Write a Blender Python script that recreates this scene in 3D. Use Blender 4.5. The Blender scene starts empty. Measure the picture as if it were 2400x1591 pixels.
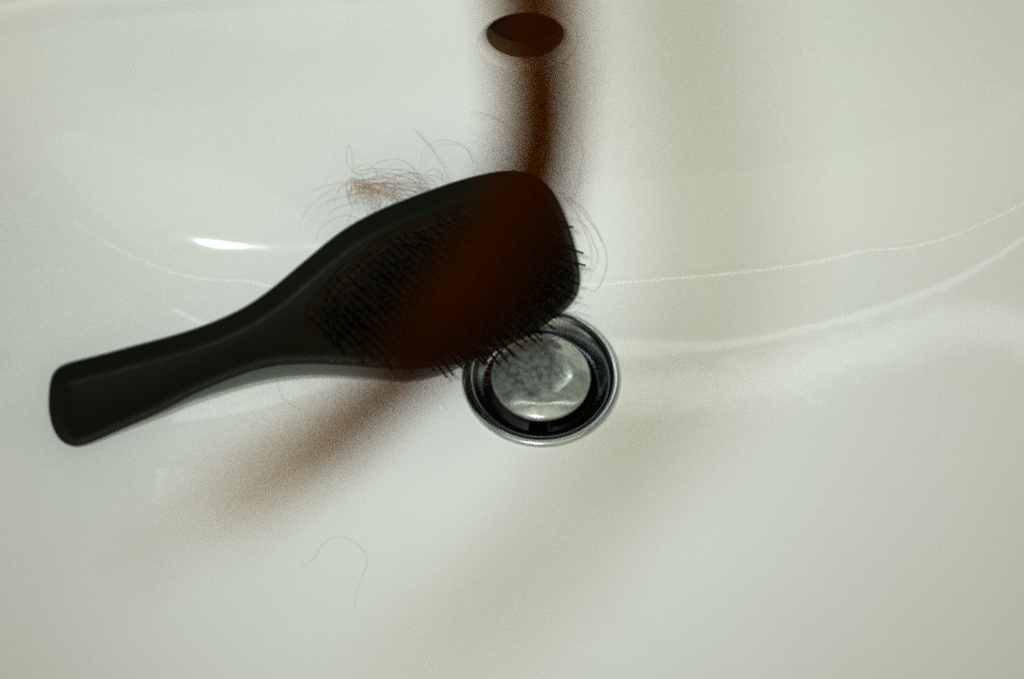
import bpy, bmesh, math, random
import numpy as np
from mathutils import Vector, Matrix
random.seed(7)
scene = bpy.context.scene
col = scene.collection

# ------------------------------------------------------------------ camera
FPX, CX, CY = 2667.0, 1200.0, 795.5          # focal length and centre in photograph pixels (2400 wide)
TILT = math.radians(31.9)
RIGHT = Vector((1, 0, 0))
UP = Vector((0, math.cos(TILT), math.sin(TILT)))
FWD = Vector((0, math.sin(TILT), -math.cos(TILT)))
DIST = 0.432
def ray(px, py):
    return RIGHT * ((px - CX) / FPX) + UP * ((CY - py) / FPX) + FWD
CAM = -(ray(1268, 881) * DIST)               # the drain's centre is the world origin
cam_data = bpy.data.cameras.new('camera')
cam = bpy.data.objects.new('camera', cam_data)
col.objects.link(cam)
cam.location = CAM
cam.rotation_euler = (TILT, 0, 0)
cam_data.lens = 40
cam_data.sensor_width = 36
cam_data.clip_start = 0.005
cam_data.clip_end = 50
cam_data.dof.use_dof = True
cam_data.dof.focus_distance = 0.425
cam_data.dof.aperture_fstop = 5.0
scene.camera = cam

# ------------------------------------------------------------------ light
scene.render.engine = 'CYCLES'
scene.view_settings.view_transform = 'Standard'
scene.view_settings.look = 'None'
scene.view_settings.exposure = 0.13
scene.view_settings.gamma = 1.0
scene.cycles.use_denoising = False
scene.cycles.use_adaptive_sampling = False
scene.cycles.use_light_tree = False
scene.cycles.filter_width = 1.9
scene.cycles.max_bounces = 10
scene.cycles.sample_clamp_indirect = 2.5
scene.cycles.transparent_max_bounces = 64

world = bpy.data.worlds.new('World')
scene.world = world
world.use_nodes = True
bg = world.node_tree.nodes['Background']
bg.inputs[0].default_value = (1.0, 1.0, 0.72, 1)
bg.inputs[1].default_value = 0.20

def area(name, loc, target, size, size_y, power, colour, shape='RECTANGLE'):
    l = bpy.data.lights.new(name, 'AREA')
    l.shape = shape
    l.size = size
    if shape in ('RECTANGLE', 'ELLIPSE'):
        l.size_y = size_y
    l.energy = power
    l.color = colour
    o = bpy.data.objects.new(name, l)
    col.objects.link(o)
    o.location = loc
    d = Vector(target) - Vector(loc)
    o.rotation_euler = d.to_track_quat('-Z', 'Y').to_euler()
    return o
# the camera's flash, up and left of the lens
flash_pos = CAM + RIGHT * -0.0215 + UP * 0.0182
flash = area('flash', flash_pos, CAM + ray(1200, 540) * 0.5, 0.019, 0.014, 0.165, (0.90, 1.0, 1.10))
flash.data.spread = math.radians(78)
# broad warm fill added in front, standing in for the room's soft light
area('room_fill', (0.10, -1.90, 2.00), (0, 0, 0), 4.2, 4.2, 22.0, (0.98, 1.0, 0.76), 'DISK')
# tube lamp on the wall over the mirror behind the basin, and a ceiling tube
area('wall_tube_lamp', (-0.24, 0.639, 1.15), (-0.24, 0, 0), 1.32, 0.05, 0.60, (0.93, 1.0, 0.98))
area('ceiling_tube_lamp', (0.0, -0.049, 1.90), (0, 0, 0), 4.6, 0.022, 2.3, (1.0, 0.97, 0.88))

# ------------------------------------------------------------------ helpers
def tag(o, label=None, cat=None, group=None, kind=None):
    if label: o['label'] = label
    if cat: o['category'] = cat
    if group: o['group'] = group
    if kind: o['kind'] = kind
    return o
def empty(name, loc=(0, 0, 0)):
    o = bpy.data.objects.new(name, None)
    col.objects.link(o)
    o.location = loc
    o.empty_display_size = 0.01
    return o
def link_mesh(name, verts, faces, mat, parent=None, smooth=True):
    me = bpy.data.meshes.new(name)
    me.from_pydata([tuple(v) for v in verts], [], faces)
    bm = bmesh.new(); bm.from_mesh(me)
    bmesh.ops.recalc_face_normals(bm, faces=bm.faces)
    bm.to_mesh(me); bm.free()
    me.polygons.foreach_set('use_smooth', [smooth] * len(me.polygons))
    me.materials.append(mat)
    o = bpy.data.objects.new(name, me)
    col.objects.link(o)
    if parent:
        o.parent = parent
        o.matrix_parent_inverse = Matrix.Translation(-parent.location) if parent.parent is None else Matrix.Identity(4)
    return o
def lathe(profile, n=96, frame=None):
    """profile: (r, z) list; frame: (origin, ax, ay, az)"""
    o, ax, ay, az = frame or (Vector((0, 0, 0)), Vector((1, 0, 0)), Vector((0, 1, 0)), Vector((0, 0, 1)))
    vs, fs = [], []
    for r, z in profile:
        for k in range(n):
            a = 2 * math.pi * k / n
            vs.append(o + ax * (r * math.cos(a)) + ay * (r * math.sin(a)) + az * z)
    for i in range(len(profile) - 1):
        for k in range(n):
            k2 = (k + 1) % n
            fs.append((i * n + k, i * n + k2, (i + 1) * n + k2, (i + 1) * n + k))
    return vs, fs
def catmull(pts, n):
    """n samples along an open Catmull-Rom curve through pts (Vectors)"""
    P = [pts[0] * 2 - pts[1]] + list(pts) + [pts[-1] * 2 - pts[-2]]
    m = len(pts) - 1
    out = []
    for i in range(n):
        t = i / (n - 1) * m
        k = min(int(t), m - 1); f = t - k
        a, b, c, d = P[k], P[k + 1], P[k + 2], P[k + 3]
        out.append(0.5 * ((2 * b) + (c - a) * f + (2 * a - 5 * b + 4 * c - d) * f * f + (3 * b - a - 3 * c + d) * f ** 3))
    return out
def tube(pts, r, vs, fs, sides=4, taper=0.5):
    base = len(vs)
    n = len(pts)
    nrm = None
    for i, p in enumerate(pts):
        t = (pts[min(i + 1, n - 1)] - pts[max(i - 1, 0)])
        t = t.normalized() if t.length > 1e-9 else Vector((0, 0, 1))
        if nrm is None:
            nrm = t.orthogonal().normalized()
        nrm = (nrm - t * nrm.dot(t)).normalized()
        bn = t.cross(nrm)
        rr = r * (1 - taper * (abs(2 * i / (n - 1) - 1)) ** 4)
        for k in range(sides):
            a = 2 * math.pi * k / sides
            vs.append(p + nrm * (rr * math.cos(a)) + bn * (rr * math.sin(a)))
    for i in range(n - 1):
        for k in range(sides):
            k2 = (k + 1) % sides
            fs.append((base + i * sides + k, base + i * sides + k2, base + (i + 1) * sides + k2, base + (i + 1) * sides + k))

# ------------------------------------------------------------------ materials
def new_mat(name):
    m = bpy.data.materials.new(name)
    m.use_nodes = True
    return m, m.node_tree, m.node_tree.nodes['Principled BSDF']
def noise(nt, scale, detail=4, rough=0.55, coord='Object'):
    tc = nt.nodes.new('ShaderNodeTexCoord')
    n = nt.nodes.new('ShaderNodeTexNoise')
    n.inputs['Scale'].default_value = scale
    n.inputs['Detail'].default_value = detail
    n.inputs['Roughness'].default_value = rough
    nt.links.new(tc.outputs[coord], n.inputs['Vector'])
    return n
def ramp(nt, src, stops):
    r = nt.nodes.new('ShaderNodeValToRGB')
    e = r.color_ramp.elements
    while len(e) < len(stops): e.new(0.5)
    for el, (p, c) in zip(e, stops):
        el.position = p
        el.color = c if len(c) == 4 else (*c, 1)
    nt.links.new(src, r.inputs[0])
    return r
def grey(v): return (v, v, v, 1)

# glazed ceramic
M_CERAMIC, nt, b = new_mat('glazed_ceramic')
n1 = noise(nt, 9, 3)
r1 = ramp(nt, n1.outputs[0], [(0.3, (0.80, 0.81, 0.77)), (0.7, (0.83, 0.835, 0.80))])
nt.links.new(r1.outputs[0], b.inputs['Base Color'])
b.inputs['Specular IOR Level'].default_value = 0.36
n2 = noise(nt, 60, 5)
r2 = ramp(nt, n2.outputs[0], [(0.3, grey(0.055)), (0.75, grey(0.08))])
nt.links.new(r2.outputs[0], b.inputs['Roughness'])
n3 = noise(nt, 45, 2)
bp = nt.nodes.new('ShaderNodeBump'); bp.inputs['Strength'].default_value = 0.12; bp.inputs['Distance'].default_value = 0.0006
nt.links.new(n3.outputs[0], bp.inputs['Height']); nt.links.new(bp.outputs[0], b.inputs['Normal'])

# chrome with water stains
def chrome(name, stain, scale, tint, polish, scum_metal, least=0.0):
    """polished chrome under cloudy limescale; stain = where the scale starts and is thick"""
    m, nt, b = new_mat(name)
    na = noise(nt, scale, 3, 0.5); nb = noise(nt, scale * 7, 8, 0.72)
    ad = nt.nodes.new('ShaderNodeMath'); ad.operation = 'MULTIPLY_ADD'
    nt.links.new(nb.outputs[0], ad.inputs[0]); ad.inputs[1].default_value = 0.75
    nt.links.new(na.outputs[0], ad.inputs[2])
    lo, hi = stain
    f = ramp(nt, ad.outputs[0], [(lo, grey(least)), (hi, grey(0.9))])
    def mixed(p, q):
        r_ = ramp(nt, f.outputs[0], [(0, p), (1, q)]); return r_.outputs[0]
    nt.links.new(mixed(tint, (0.47, 0.52, 0.49, 1)), b.inputs['Base Color'])
    nt.links.new(mixed(grey(polish), grey(0.20)), b.inputs['Roughness'])
    nt.links.new(mixed(grey(1), grey(scum_metal)), b.inputs['Metallic'])
    return m
M_FLANGE = chrome('worn_chrome', (1.0, 1.8), 320, (0.50, 0.55, 0.57, 1), 0.16, 0.5)
M_PLUG = chrome('limescaled_chrome', (0.62, 1.30), 360, (0.40, 0.44, 0.38, 1), 0.05, 0.62, 0.22)
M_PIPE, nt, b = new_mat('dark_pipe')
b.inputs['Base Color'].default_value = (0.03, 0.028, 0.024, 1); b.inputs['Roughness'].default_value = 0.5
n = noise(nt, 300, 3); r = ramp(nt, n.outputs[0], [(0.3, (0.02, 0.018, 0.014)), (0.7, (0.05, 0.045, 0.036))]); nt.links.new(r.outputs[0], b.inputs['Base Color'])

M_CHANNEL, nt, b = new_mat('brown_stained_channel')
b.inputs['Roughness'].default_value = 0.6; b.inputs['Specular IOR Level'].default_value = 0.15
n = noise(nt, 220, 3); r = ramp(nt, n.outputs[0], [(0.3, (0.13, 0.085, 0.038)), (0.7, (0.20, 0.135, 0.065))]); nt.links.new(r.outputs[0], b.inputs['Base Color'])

# brush plastics
def plastic(name, c0, c1, rough, spec=0.4):
    m, nt, b = new_mat(name)
    n = noise(nt, 120, 5)
    r = ramp(nt, n.outputs[0], [(0.3, c0), (0.7, c1)])
    nt.links.new(r.outputs[0], b.inputs['Base Color'])
    n2 = noise(nt, 260, 4)
    r2 = ramp(nt, n2.outputs[0], [(0.3, grey(rough - 0.06)), (0.7, grey(rough + 0.08))])
    nt.links.new(r2.outputs[0], b.inputs['Roughness'])
    b.inputs['Specular IOR Level'].default_value = spec
    n3 = noise(nt, 1500, 2)
    bpn = nt.nodes.new('ShaderNodeBump'); bpn.inputs['Strength'].default_value = 0.2; bpn.inputs['Distance'].default_value = 0.0001
    nt.links.new(n3.outputs[0], bpn.inputs['Height']); nt.links.new(bpn.outputs[0], b.inputs['Normal'])
    return m
M_BODY = plastic('soft_touch_black', (0.0020, 0.0032, 0.0005), (0.0032, 0.0047, 0.0008), 0.46, 0.07)
M_SHELL = plastic('gloss_black', (0.020, 0.026, 0.018), (0.030, 0.038, 0.026), 0.16, 1.0)
M_PAD = plastic('black_rubber', (0.0045, 0.0032, 0.0006), (0.0075, 0.0050, 0.0009), 0.65, 0.04)
M_BRISTLE = plastic('black_nylon', (0.0026, 0.0022, 0.0006), (0.0042, 0.0034, 0.0009), 0.4, 0.10)

# hair
def hair_mat(name, c, trans, f, spec=0.2):
    m = bpy.data.materials.new(name); m.use_nodes = True
    nt = m.node_tree; nt.nodes.clear()
    out = nt.nodes.new('ShaderNodeOutputMaterial')
    d = nt.nodes.new('ShaderNodeBsdfPrincipled')
    n = noise(nt, 140, 3)
    r = ramp(nt, n.outputs[0], [(0.3, tuple(v * 0.75 for v in c)), (0.7, tuple(v * 1.3 for v in c))])
    nt.links.new(r.outputs[0], d.inputs['Base Color'])
    d.inputs['Roughness'].default_value = 0.45
    d.inputs['Specular IOR Level'].default_value = spec
    t = nt.nodes.new('ShaderNodeBsdfTransparent'); t.inputs[0].default_value = (*trans, 1)
    mx = nt.nodes.new('ShaderNodeMixShader'); mx.inputs[0].default_value = f
    nt.links.new(d.outputs[0], mx.inputs[1]); nt.links.new(t.outputs[0], mx.inputs[2])
    nt.links.new(mx.outputs[0], out.inputs[0])
    return m
M_HAIR = hair_mat('auburn_hair', (0.34, 0.155, 0.06), (0.6, 0.3, 0.12), 0.15)
M_LOCK = hair_mat('dark_auburn_hair', (0.030, 0.0102, 0.0007), (0.75, 0.57, 0.31), 0.90, 0.0)
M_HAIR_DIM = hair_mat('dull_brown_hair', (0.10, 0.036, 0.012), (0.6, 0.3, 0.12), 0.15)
M_GLINT, nt, b = new_mat('white_glint')  # white for the modelled glints on the glaze
b.inputs['Roughness'].default_value = 0.2; b.inputs['Specular IOR Level'].default_value = 1.0
n = noise(nt, 400, 2); r = ramp(nt, n.outputs[0], [(0.3, (0.90, 0.92, 0.90)), (0.7, (0.96, 0.97, 0.95))]); nt.links.new(r.outputs[0], b.inputs['Base Color'])

# ------------------------------------------------------------------ basin
AXL, AXR, BYB, BYF, XC, YC, NEX, PW, ROT = 0.2123, 0.2358, 0.0637, 0.3253, 0.0029, 0.0293, 4.625, 1.326, 0.0573    # rings round the drain grow into a rounded oblong
CR, SR = math.cos(ROT), math.sin(ROT)
def level(x, y):
    """which ring (0 at the drain, 1 at the rim) passes through x, y (arrays)"""
    lo = np.full_like(x, 1e-4); hi = np.full_like(x, 2.5)
    for _ in range(30):
        m = (lo + hi) / 2
        g = m ** PW
        X0 = x - XC * g; Y0 = y - YC * g
        X = X0 * CR + Y0 * SR; Y = -X0 * SR + Y0 * CR
        n = 2 + (NEX - 2) * np.minimum(m, 1) ** 2
        v = (np.abs(X) / (np.where(X > 0, AXR, AXL) * m)) ** n + (np.abs(Y) / (np.where(Y < 0, BYF, BYB) * m)) ** n
        lo = np.where(v < 1, lo, m); hi = np.where(v < 1, m, hi)
    return hi
# profile: slope of the bowl against the fraction of the way to the outline
KS = [0, .12, .25, .38, .5, .62, .74, .84, .92, 1.0]
SL = [0.0, 0.0008, 0.0061, 0.0209, 0.0417, 0.0651, 0.1365, 0.2204, 0.3198, 0.6397]
def _prof_table():
    out, z = [], 0.0
    for (k0, s0), (k1, s1) in zip(zip(KS, SL), zip(KS[1:], SL[1:])):
        n = 26
        for i in range(n):
            f = i / n
            out.append((k0 + (k1 - k0) * f, z + (k1 - k0) * (s0 * f + 0.5 * (s1 - s0) * f * f)))
        z += (s0 + s1) / 2 * (k1 - k0)
    out += [(1.0, z), (1.004, z + 0.004), (1.011, z + 0.0068), (1.022, z + 0.0087), (1.04, z + 0.0098), (1.08, z + 0.0103), (1.2, z + 0.0104), (1.6, z + 0.0104)]
    return out
PT = _prof_table()
PS = np.array([p[0] for p in PT]); PZ = np.array([p[1] for p in PT])
def basin_z_array(x, y):
    return np.interp(level(x, y), PS, PZ)
# height field kept as a fine grid for quick look-ups
GX = np.linspace(-0.32, 0.30, 621); GY = np.linspace(-0.34, 0.14, 481)
GXX, GYY = np.meshgrid(GX, GY)
GZ = basin_z_array(GXX.ravel(), GYY.ravel()).reshape(GXX.shape)
def basin_z(x, y):
    i = (x - GX[0]) / (GX[1] - GX[0]); j = (y - GY[0]) / (GY[1] - GY[0])
    i = min(max(i, 0), len(GX) - 1.001); j = min(max(j, 0), len(GY) - 1.001)
    i0, j0 = int(i), int(j); f, g = i - i0, j - j0
    return float((GZ[j0, i0] * (1 - f) + GZ[j0, i0 + 1] * f) * (1 - g) + (GZ[j0 + 1, i0] * (1 - f) + GZ[j0 + 1, i0 + 1] * f) * g)
def on_basin(px, py, lift=0.0):
    d = ray(px, py)
    t = 0.2
    while t < 1.2:
        p = CAM + d * t
        if p.z < basin_z(p.x, p.y) + lift: break
        t += 0.004
    lo, hi = t - 0.004, t
    for _ in range(18):
        m = (lo + hi) / 2
        p = CAM + d * m
        if p.z < basin_z(p.x, p.y) + lift: hi = m
        else: lo = m
    return CAM + d * hi
def basin_normal(p):
    e = 0.0008
    gx = (basin_z(p.x + e, p.y) - basin_z(p.x - e, p.y)) / (2 * e)
    gy = (basin_z(p.x, p.y + e) - basin_z(p.x, p.y - e)) / (2 * e)
    return Vector((-gx, -gy, 1)).normalized()

sink = tag(empty('washbasin', (0, 0, 0)), 'glossy white ceramic washbasin under the hairbrush, with an overflow hole in its back wall', 'sink')
HOLE_R = 0.0172
HOLE_K = 0.70                                      # the opening is a little flattened
hole_c = on_basin(1231, 98)
hole_n = basin_normal(hole_c)
hole_n.x = 0; hole_n.normalize()
hole_u = Vector((1, 0, 0)); hole_v = hole_n.cross(hole_u).normalized()
print('HOLE', hole_c, hole_n)
NPHI = 720
S0 = 0.0285
ANG = np.arange(NPHI) * 2 * math.pi / NPHI
lo = np.zeros(NPHI); hi = np.full(NPHI, 0.6)
for _ in range(34):                                # distance from the drain to the rim in every direction
    m = (lo + hi) / 2
    inside = level(m * np.cos(ANG), m * np.sin(ANG)) < 1
    lo = np.where(inside, m, lo); hi = np.where(inside, hi, m)
RIM = lo
ts = np.concatenate([np.linspace(0, 0.7, 90, endpoint=False), np.linspace(0.7, 0.93, 60, endpoint=False), np.linspace(0.93, 1.0, 60)])
rings = [S0 + (RIM - S0) * t for t in ts] + [RIM + e for e in (0.0004, 0.0010, 0.0019, 0.0032, 0.005, 0.008, 0.02, 0.09)]
rim_h = [0.0040, 0.0068, 0.0085, 0.0096, 0.0102, 0.0104, 0.0104, 0.0104]
NS = len(rings)
ZR = float(np.interp(1.0, PS, PZ))
vs, fs = [], []
for i, rr in enumerate(rings):
    x, y = rr * np.cos(ANG), rr * np.sin(ANG)
    z = basin_z_array(x, y) if i < len(ts) else np.full(NPHI, ZR + rim_h[i - len(ts)])
    vs += [Vector((float(a), float(b), float(c))) for a, b, c in zip(x, y, z)]
keep = [True] * len(vs)
for i, v in enumerate(vs):
    d = v - hole_c
    if abs(d.dot(hole_n)) < 0.02 and math.hypot(d.dot(hole_u), d.dot(hole_v) / HOLE_K) < HOLE_R: keep[i] = False
snap = set()
for i in range(NS - 1):
    for k in range(NPHI):
        k2 = (k + 1) % NPHI
        f = (i * NPHI + k, i * NPHI + k2, (i + 1) * NPHI + k2, (i + 1) * NPHI + k)
        ok = [keep[j] for j in f]
        if all(ok): fs.append(f)
        elif any(ok): snap.update(j for j in f if keep[j])
for j in snap:                                     # pull the cut edge onto a clean round opening
    d = vs[j] - hole_c
    a, b2, c2 = d.dot(hole_u), d.dot(hole_v) / HOLE_K, d.dot(hole_n)
    q = math.hypot(a, b2)
    vs[j] = hole_c + hole_u * (a / q * HOLE_R) + hole_v * (b2 / q * HOLE_R * HOLE_K) + hole_n * c2
bowl = link_mesh('bowl', vs, fs, M_CERAMIC, sink)
# overflow: softened lip, channel running into the wall
hf = (hole_c, hole_u, hole_v * HOLE_K, hole_n)
v2, f2 = lathe([(0.0188, -0.0001), (0.0182, 0.0003), (0.0174, 0.0004), (0.0165, 0.0000), (0.0155, -0.0010), (0.0147, -0.0022), (0.0141, -0.0036), (0.0139, -0.0048)], 96, hf)
lip = link_mesh('overflow_lip', v2, f2, M_CERAMIC, sink)
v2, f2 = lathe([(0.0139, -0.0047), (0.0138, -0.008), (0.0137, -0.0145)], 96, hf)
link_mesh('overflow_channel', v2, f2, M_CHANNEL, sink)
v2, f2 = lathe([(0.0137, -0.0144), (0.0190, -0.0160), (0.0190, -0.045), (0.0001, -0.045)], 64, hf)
link_mesh('overflow_duct', v2, f2, M_PIPE, sink)  # dark material puts the shade of the deep opening into the colour

# drain: chrome flange with a dished inside, and the pipe below
fl = link_mesh('drain_flange', *lathe([(0.0278, -0.004), (0.0300, -0.0006), (0.0303, 0.0003), (0.0302, 0.0010), (0.0298, 0.0016), (0.0292, 0.0019), (0.0286, 0.0020), (0.0279, 0.0019), (0.0271, 0.0017),
      (0.0264, 0.0013), (0.0258, 0.0007), (0.0252, -0.0001), (0.0245, -0.0011), (0.0236, -0.0022), (0.0226, -0.0033), (0.0216, -0.0044), (0.0208, -0.0058), (0.0203, -0.0078), (0.0200, -0.0115), (0.0199, -0.02)], 128), M_FLANGE, sink)
tag(fl, 'stained chrome drain flange set in the basin floor')
pipe = link_mesh('drain_pipe', *lathe([(0.0199, -0.0195), (0.0197, -0.060), (0.0001, -0.060)], 64), M_PIPE, sink)
# plug
plug = tag(empty('drain_plug', (0, 0, 0)), 'domed chrome plug blotched with limescale, raised in the round drain', 'drain plug')
cap, r, z = [], 0.0001, 0.0032                      # nearly flat in the middle, then a soft bevel down to the rounded rim
def cap_slope(r):
    for (r0, a0), (r1, a1) in zip(((0, 0), (0.0103, 1.6), (0.0132, 15.5), (0.0180, 23.0)), ((0.0103, 1.6), (0.0132, 15.5), (0.0180, 23.0), (0.03, 23.0))):
        if r <= r1: return math.radians(a0 + (a1 - a0) * (r - r0) / (r1 - r0))
for i in range(46):
    cap.append((r, z))
    z -= math.tan(cap_slope(r)) * 0.0004
    r += 0.0004
zc = cap[-1][1]
cap += [(0.0184, zc - 0.0002), (0.01875, zc - 0.0006), (0.0190, zc - 0.0012), (0.0189, zc - 0.0020), (0.0182, zc - 0.0026), (0.0150, zc - 0.0032), (0.0001, zc - 0.0034)]
link_mesh('plug_cap', *lathe(cap, 128), M_PLUG, plug)
link_mesh('plug_stem', *lathe([(0.0045, -0.0028), (0.0045, -0.05), (0.0001, -0.05)], 24), M_FLANGE, plug)

# ------------------------------------------------------------------ hairbrush
VW = 2400 / 2366.0
ca = -FWD
W = (ca * 0.86 + RIGHT * 0.40 - UP * 0.28).normalized()      # the way the bristles point
anchor = CAM + ray(930 * VW, 864 * VW) * 0.4115                    # a point on the front edge of its face
def face_at(px, py, w=0.0):
    d = ray(px, py)
    o = anchor + W * w
    return CAM + d * ((o - CAM).dot(W) / d.dot(W))
OUT = [(115,903),(121,881),(133,865),(151,854),(185,844),(250,828),(330,806),(410,785),(480,762),(540,737),(590,710),(640,674),(690,632),(740,590),(790,549),(840,517),(900,487),(960,463),
       (1020,441),(1080,421),(1140,406),(1190,399),(1230,403),(1262,418),(1288,445),(1309,481),(1328,529),(1343,580),(1352,625),(1353,660),(1345,690),(1325,718),(1292,744),(1250,773),(1195,803),(1130,830),
       (1060,850),(990,860),(930,862),(850,856),(760,850),(690,850),(630,856),(580,869),(520,892),(450,923),(380,961),(300,997),(240,1024),(205,1038),(178,1044),(153,1038),(133,1020),(120,992),(113,952)]
pts = [face_at(x * VW, y * VW) for x, y in OUT]
U = (face_at(1330 * VW, 550 * VW) - face_at(150 * VW, 945 * VW)).normalized()
V = W.cross(U).normalized()
base = face_at(150 * VW, 945 * VW)
loc2 = [Vector(((p - base).dot(U), (p - base).dot(V), 0)) for p in pts]
cl = catmull(loc2 + [loc2[0]], 241)[:-1]
# smooth a little
for _ in range(3):
    cl = [(cl[i - 1] + cl[i] * 2 + cl[(i + 1) % len(cl)]) / 4 for i in range(len(cl))]
NO = len(cl)
area2 = sum(cl[i].x * cl[(i + 1) % NO].y - cl[(i + 1) % NO].x * cl[i].y for i in range(NO))
def inset(d):
    out = []
    for i in range(NO):
        t = (cl[(i + 1) % NO] - cl[i - 1]).normalized()
        n = Vector((-t.y, t.x, 0)) * (1 if area2 > 0 else -1)
        out.append(cl[i] + n * d)
    return out
def loft(rings, cap_first=True, cap_last=True):
    vs, fs = [], []
    for d, w in rings:
        for p in inset(d):
            vs.append(base + U * p.x + V * p.y + W * w)
    for i in range(len(rings) - 1):
        for k in range(NO):
            k2 = (k + 1) % NO
            fs.append((i * NO + k, i * NO + k2, (i + 1) * NO + k2, (i + 1) * NO + k))
    if cap_first: fs.append(tuple(range(NO)))
    if cap_last: fs.append(tuple((len(rings) - 1) * NO + k for k in range(NO)))
    return vs, fs
brush = tag(empty('hairbrush', base), 'black paddle hairbrush with a smooth curved handle, lying across the washbasin beside the drain', 'hairbrush')
v, f = loft([(0.0058, 0.0002), (0.0050, -0.0001), (0.0045, -0.0004), (0.0040, -0.0007), (0.0034, -0.0013), (0.0008, -0.0040), (0.0002, -0.0044), (0.0, -0.0050)], True, False)
body = link_mesh('body', v, f, M_BODY, brush)
# the rounded back swells out below the neck, where its pale glossy underside shows
def step(a_, b_, x):
    t = max(0.0, min(1.0, (x - a_) / (b_ - a_))); return t * t * (3 - 2 * t)
flare = []
for i in range(NO):
    t = (cl[(i + 1) % NO] - cl[i - 1]).normalized()
    n_ = Vector((t.y, -t.x, 0)) * (1 if area2 > 0 else -1)
    flare.append(max(0.0, -n_.y) ** 2 * step(-0.005, 0.075, cl[i].x) * (1 - step(0.115, 0.155, cl[i].x)))
v, f = [], []
SR_ = [(0.0003, -0.0047, 0.05), (0.0, -0.0053, 0.30), (0.0002, -0.0072, 0.72), (0.0009, -0.0095, 0.98), (0.0024, -0.0118, 1.0), (0.0050, -0.0138, 0.8), (0.0085, -0.0148, 0.5)]
for d, w, k_ in SR_:
    a_, b_ = inset(d), inset(d - 0.0082)
    for i in range(NO):
        p = a_[i].lerp(b_[i], k_ * flare[i])
        v.append(base + U * p.x + V * p.y + W * w)
for i in range(len(SR_) - 1):
    for k in range(NO):
        k2 = (k + 1) % NO
        f.append((i * NO + k, i * NO + k2, (i + 1) * NO + k2, (i + 1) * NO + k))
f.append(tuple((len(SR_) - 1) * NO + k for k in range(NO)))
shell = link_mesh('back_shell', v, f, M_SHELL, brush)
# cushion: an oval pad on the head
head = [p for p in cl if p.x > 0.098]
HX0 = 0.081
xmax = max(p.x for p in cl)
def half(x):
    ups = sorted((abs(p.x - x), p.y) for p in cl if p.y > 0)[:2]
    los = sorted((abs(p.x - x), p.y) for p in cl if p.y <= 0)[:2]
    return los[0][1], ups[0][1]
print('brush length', xmax, 'half at .16', half(0.16), 'tip z', (base).z, basin_z(base.x, base.y))
pad_out = []
NP = 96
cxp = (HX0 + xmax - 0.007) / 2; rxp = (xmax - 0.007 - HX0) / 2
for k in range(NP):
    a = 2 * math.pi * k / NP
    c, s = math.cos(a), math.sin(a)
    x = cxp + rxp * math.copysign(abs(c) ** 0.8, c)
    lo, hi = half(min(x, xmax - 0.004))
    lo, hi = lo + 0.0060, hi - 0.0060
    m, h = (lo + hi) / 2, (hi - lo) / 2
    fy = abs(s) ** (0.55)
    pad_out.append(Vector((x, m + h * math.copysign(fy, s), 0)))
for _ in range(6):
    pad_out = [(pad_out[i - 1] + pad_out[i] * 2 + pad_out[(i + 1) % NP]) / 4 for i in range(NP)]
pc = sum(pad_out, Vector()) / NP
vs, fs = [], []
PR = [(1.0, -0.0006), (0.985, 0.0006), (0.95, 0.0014), (0.85, 0.0024), (0.6, 0.0034), (0.3, 0.0039), (0.02, 0.0041)]
for k_, w_ in PR:
    for p in pad_out:
        q = pc + (p - pc) * k_
        vs.append(base + U * q.x + V * q.y + W * w_)
for i in range(len(PR) - 1):
    for k in range(NP):
        k2 = (k + 1) % NP
        fs.append((i * NP + k, i * NP + k2, (i + 1) * NP + k2, (i + 1) * NP + k))
fs.append(tuple((len(PR) - 1) * NP + k for k in range(NP)))
link_mesh('cushion', vs, fs, M_PAD, brush)
def in_poly(x, y, poly):
    c = False
    j = len(poly) - 1
    for i in range(len(poly)):
        a, b2 = poly[i], poly[j]
        if (a.y > y) != (b2.y > y) and x < (b2.x - a.x) * (y - a.y) / (b2.y - a.y) + a.x: c = not c
        j = i
    return c
inner = [pc + (p - pc) * 0.95 for p in pad_out]
# bristle: a tapered pin with a rounded tip
BL = 0.0178
bp_ = [(0.00050, 0.0), (0.00046, 0.004), (0.00040, 0.010), (0.00036, BL - 0.0010), (0.00046, BL - 0.0006), (0.00040, BL - 0.0001), (0.00005, BL)]
bv, bf = lathe(bp_, 6)
bmesh_data = None
spots = []
STEP = 0.0031
row = 0
y = -0.05
while y < 0.05:
    x = HX0 + (STEP / 2 if row % 2 else 0)
    while x < xmax:
        if in_poly(x, y, inner): spots.append((x, y))
        x += STEP
    y += STEP * 0.86
    row += 1
print('bristles', len(spots))
# those nearest the open front edge and the rounded end show largest; the rest stand behind them in one part
spots.sort(key=lambda p: p[1] * 1.0 - p[0] * 0.35)
rest_v, rest_f = [], []
for n_, (x, y) in enumerate(spots):
    q = Vector((x, y, 0))
    rr = max(0.0, min(1.0, (q - pc).length / 0.05))
    w0 = 0.0036 - 0.0030 * rr * rr
    o_ = base + U * x + V * y + W * w0
    dirv = (W + U * ((x - pc.x) * 1.2 + random.uniform(-0.08, 0.08)) + V * ((y - pc.y) * 4.4 + random.uniform(-0.09, 0.09))).normalized()
    rot = dirv.to_track_quat('Z', 'Y')
    if n_ < 300:
        if bmesh_data is None:
            o = link_mesh('bristle', bv, bf, M_BRISTLE, brush)
            bmesh_data = o.data
        else:
            o = bpy.data.objects.new('bristle', bmesh_data); col.objects.link(o)
            o.parent = brush
            o.matrix_parent_inverse = Matrix.Translation(-brush.location)
        o.location = o_
        o.rotation_euler = rot.to_euler()
    else:
        k0 = len(rest_v)
        rest_v += [o_ + rot @ v_ for v_ in bv]
        rest_f += [tuple(k0 + k for k in f_) for f_ in bf]
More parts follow.
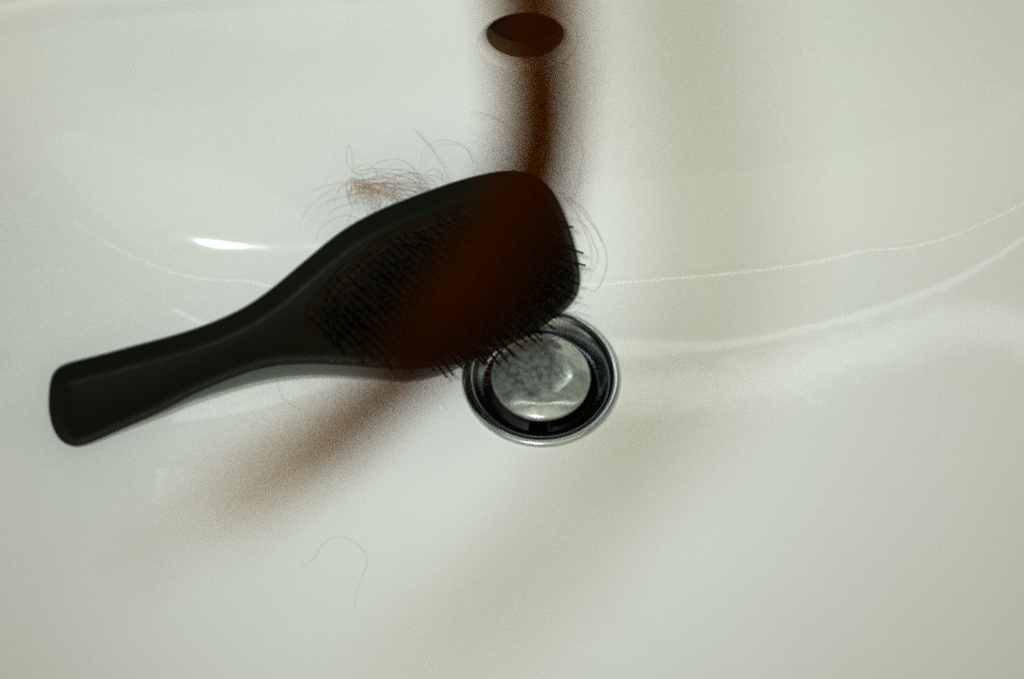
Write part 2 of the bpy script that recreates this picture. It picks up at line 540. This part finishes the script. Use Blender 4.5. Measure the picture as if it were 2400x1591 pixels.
if rest_v:
    tag(link_mesh('bristle_field', rest_v, rest_f, M_BRISTLE, brush), kind='stuff')

# ------------------------------------------------------------------ hair caught in the brush
def strand_obj(name, pts, r, mat, parent=None, sides=4, n=None):
    n = n or max(10, 5 * len(pts))
    sm = catmull(pts, n)
    vs, fs = [], []
    tube(sm, r, vs, fs, sides)
    return link_mesh(name, vs, fs, mat, parent)
def z5(x, y): return (680 + x / 4.9, 240 + y / 4.9)
tangle_root = face_at(960 * VW, 450 * VW, 0.002)
tangle = tag(empty('hair_tangle', tangle_root), 'tangle of fine ginger hairs caught on the upper edge of the hairbrush head', 'hair')
HR = 0.000060
traced = [
 [(710,880),(720,740),(705,580),(680,495),(645,560),(650,680),(690,760),(750,755),(880,705),(960,760),(1000,860)],
 [(235,1025),(420,960),(640,915),(880,890),(1080,870),(1300,830),(1410,812),(1560,835),(1700,860),(1850,960),(1900,1060)],
 [(300,1567),(340,1470),(440,1370),(560,1310),(680,1305),(790,1350),(880,1430)],
 [(95,1520),(130,1340),(220,1200),(350,1090),(480,1010),(660,930),(860,945),(1060,930),(1250,860),(1420,850),(1580,960),(1660,1080)],
 [(420,1310),(500,1240),(600,1190),(720,1155),(860,1160),(920,1200),(1000,1290),(1040,1360)],
 [(510,1180),(540,1050),(600,980),(700,920),(860,960),(1000,930),(1180,990),(1300,1080),(1360,1170)],
 [(1390,285),(1470,350),(1560,460),(1640,550),(1720,680),(1800,830),(1850,930),(1880,1060)],
 [(1495,790),(1515,600),(1580,500),(1700,440),(1850,445),(1970,490),(2050,570),(2100,700),(2110,950)],
 [(1550,810),(1600,780),(1660,770),(1730,810),(1750,900),(1757,1040)],
 [(660,870),(760,890),(1000,885),(1200,850),(1400,815),(1520,870),(1600,980),(1680,1080)],
 [(850,870),(900,780),(960,720),(1080,670),(1210,655),(1330,690),(1440,790),(1500,960),(1530,1110)],
 [(700,830),(750,800),(930,765),(1150,770),(1300,790),(1440,820),(1640,900),(1740,1060)],
 [(1100,850),(1180,780),(1300,770),(1420,830),(1560,1000),(1600,1080)],
 [(700,1130),(660,1060),(645,980),(690,920),(820,930),(1000,1020),(1160,1100),(1250,1210)],
 [(640,1410),(670,1340),(720,1200),(690,1100),(760,1050),(900,1050),(1000,1130),(1080,1290)],
 [(310,1210),(420,1140),(560,1100),(760,1060),(980,1040),(1200,1100),(1330,1190)],
 [(690,760),(780,830),(960,800),(1040,800),(1300,860),(1480,950),(1480,1110)],
 [(1870,960),(1920,910),(1990,880),(2058,870),(2120,900),(2150,960)],
 [(1200,980),(1260,940),(1380,930),(1460,940),(1450,1040),(1330,1070),(1200,1060)],
 [(1000,1100),(1010,1020),(1100,980),(1180,1010),(1160,1110),(1100,1160)],
]
def add_traced(pts2, parent, w0=0.001, wob=0.0015, r=HR, mat=None):
    ph = random.uniform(0, 6)
    P = []
    for i, (x, y) in enumerate(pts2):
        P.append(face_at(x, y, w0 + wob * math.sin(ph + i * 0.9)))
    strand_obj('hair_strand', P, r, mat or M_HAIR, parent)
for t in traced:
    add_traced([z5(*p) for p in t], tangle, random.uniform(-0.0085, -0.0055))
edge_pts = [(860,1400),(960,1330),(1080,1260),(1250,1180),(1400,1120),(1550,1070),(1650,1040),(1800,1000)]
for i in range(30):
    e = random.random() * (len(edge_pts) - 1)
    k = int(e); f_ = e - k
    ex = edge_pts[k][0] * (1 - f_) + edge_pts[k + 1][0] * f_; ey = edge_pts[k][1] * (1 - f_) + edge_pts[k + 1][1] * f_
    dx = random.uniform(0, 14)
    ax_, ay_ = random.gauss(760, 90), random.gauss(960, 55)
    if random.random() < 0.35: ax_, ay_ = random.gauss(1050, 160), random.gauss(930, 50)
    mx_, my_ = (ex + ax_) / 2 + random.gauss(30, 90), (ey + ay_) / 2 - abs(random.gauss(60, 55))
    tail = (ax_ - random.uniform(-40, 90), ay_ + random.uniform(40, 200))
    tail2 = (tail[0] + random.uniform(-40, 160), tail[1] + random.uniform(-30, 90))
    P = [(ex + dx * 0.6, ey + dx), (ex, ey), (mx_, my_), (ax_, ay_), tail]
    if random.random() < 0.5: P.append(tail2)
    add_traced([z5(*p) for p in P], tangle, random.uniform(-0.0095, -0.0060), 0.0012)
# strands at the far end of the head, and one or two by the neck
side = tag(empty('hair_strands', face_at(1335 * VW, 470 * VW)), 'few loose arcs of fine hair curling off the far rounded end of the hairbrush head', 'hair')
for t in [[(1290,480),(1318,455),(1338,400),(1347,350),(1333,312)], [(1295,440),(1320,462),(1352,500),(1385,545),(1401,590),(1396,635),(1374,672),(1345,660)],
          [(1290,440),(1330,490),(1352,540),(1366,580),(1362,620),(1340,640)], [(1290,455),(1335,470),(1372,520),(1390,560)], [(1310,470),(1335,440),(1341,390)],
          [(1085,258),(1130,266),(1166,287),(1195,322)], [(1300,500),(1345,515),(1370,560),(1380,600),(1355,650)]]:
    add_traced([(x * VW, y * VW) for x, y in t], side, -0.0075, 0.001)
low = tag(empty('hair_wisp', face_at(650 * VW, 890 * VW)), 'single fine hair curving out from under the neck of the hairbrush', 'hair')
strand_obj('hair_strand', [on_basin(x * VW, y * VW, 0.0004) for x, y in [(638,868),(642,890),(652,915),(672,935),(700,948),(722,958)]], 0.000035, M_HAIR, low)
up_ = tag(empty('hair_wisp', face_at(610 * VW, 690 * VW)), 'short curl of fine hair above the neck of the hairbrush', 'hair')
add_traced([(x * VW, y * VW) for x, y in [(590,715),(596,700),(612,685),(640,676),(660,668)]], up_, -0.0075, 0.0005)
# hairs wound among the bristles, over the cushion and drooping on the plug
web = tag(empty('hair_tangle', face_at(1270 * VW, 770 * VW, 0.014)), 'wispy hair wound round the bristle tips above the drain plug', 'hair')
for i in range(95):
    x0, y0 = random.uniform(1070, 1320), 0
    y0 = 850 - (x0 - 1090) * 0.45 + random.gauss(0, 22)
    P = []
    a = random.uniform(-1.2, 1.6)
    for j in range(5):
        P.append((x0, y0))
        x0 += math.cos(a) * random.uniform(10, 26); y0 += math.sin(a) * random.uniform(8, 22)
        a += random.gauss(0.3, 0.7)
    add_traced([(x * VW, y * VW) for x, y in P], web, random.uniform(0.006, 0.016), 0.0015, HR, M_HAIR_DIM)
pad_hair = tag(empty('hair_tangle', face_at(850 * VW, 560 * VW, 0.003)), 'ginger hairs lying along the cushion edge under the bristles of the hairbrush', 'hair')
for i in range(11):
    t0 = random.uniform(0, 0.8)
    P = []
    L = random.uniform(0.12, 0.3)
    path = [(735, 690), (775, 630), (830, 575), (890, 530), (960, 500), (1050, 470), (1150, 450)]
    off = random.gauss(34, 14)
    for j in range(5):
        t = min(0.999, t0 + L * j / 4) * (len(path) - 1)
        k = int(t); f_ = t - k
        P.append((path[k][0] * (1 - f_) + path[k + 1][0] * f_ + off * 0.6 + random.gauss(0, 2), path[k][1] * (1 - f_) + path[k + 1][1] * f_ + off + random.gauss(0, 2)))
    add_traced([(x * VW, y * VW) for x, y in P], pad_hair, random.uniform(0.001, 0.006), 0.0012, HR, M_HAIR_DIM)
# a stray hair on the basin floor
def z8(x, y): return (x / 1.972, 850 + y / 1.972)
stray = strand_obj('loose_hair', [on_basin(*z8(*p), 0.0002) for p in [(1390,945),(1450,900),(1500,830),(1560,805),(1620,815),(1680,870),(1697,920),(1670,1000),(1645,1080),(1635,1145)]], 0.000032, M_HAIR, None, 4, 40)
tag(stray, 'single stray hair curled on the bare basin floor below the brush and drain', 'hair')
for lab, p in [('white sliver shaped as a glint on the upper right wall of the basin', [(1799,428),(1825,420),(1852,410)]), ('thin white sliver shaped as a glint right of the brush, below the faint curved line', [(1830,664),(1860,660),(1893,655),(1930,645)]),
               ('tiny curled white sliver shaped as a glint high on the right basin wall', [(1790,318),(1797,325),(1806,318)]), ('short white sliver shaped as a glint on the basin floor left of the drain', [(1017,925),(1019,936),(1024,944)]),
               ('tiny white sliver shaped as a glint, alone on the lower left basin floor', [(484,1333),(485,1342),(487,1350)])]:
    o = strand_obj('glint_sliver', [on_basin(x * VW, y * VW, 0.0002) for x, y in p], 0.00026, M_GLINT, None, 5, 14)  # small glints on the glaze, modelled as thin white slivers
    tag(o, lab, 'glint', 'white slivers shaped as glints on the basin')

# ------------------------------------------------------------------ lock of hair hanging close to the lens
path = [(1184,-1500,130), (1204,-900,120), (1226,-420,112), (1238,-250,108), (1251,-100,104), (1266,50,100), (1277,180,96), (1274,310,96), (1248,440,96), (1198,560,98), (1120,680,102), (1026,785,84), (940,885,68), (838,980,72), (722,1070,98), (580,1160,132), (440,1250,160), (300,1330,175)]
vs, fs = [], []
NL = 320
for i in range(NL):
    g = random.uniform(-0.72, 0.72) + random.gauss(0, 0.20)
    end = len(path) - 1
    q = random.random()
    if q < 0.97: end = 10.6 + random.random() ** 1.2 * 5.4
    zoff = random.gauss(0, 0.004)
    P = []
    ph = random.uniform(0, 6)
    n = int(end) + 1
    for j in range(n + 1):
        jj = min(j, end); k = min(int(jj), len(path) - 2); f_ = jj - k
        x = path[k][0] * (1 - f_) + path[k + 1][0] * f_; y_ = path[k][1] * (1 - f_) + path[k + 1][1] * f_; h = path[k][2] * (1 - f_) + path[k + 1][2] * f_
        k2 = min(k + 1, len(path) - 1)
        tx, ty = path[k2][0] - path[k][0], path[k2][1] - path[k][1]
        tl = math.hypot(tx, ty)
        o = (g + 0.22 * math.sin(ph + j * 0.7)) * h
        z = 0.108 + zoff + 0.002 * math.sin(ph + j) + (-0.020 * (jj - 11) / 6 if jj > 11 else 0)
        P.append(CAM + ray(x - ty / tl * o, y_ + tx / tl * o) * z)
    sm = catmull(P, 3 * len(P))
    tube(sm, random.uniform(0.00006, 0.00010), vs, fs, 3, 0.7)
lock = link_mesh('hair_lock', vs, fs, M_LOCK)
tag(lock, 'blurred dark auburn lock of hair hanging from the top edge down across the hairbrush', 'hair')
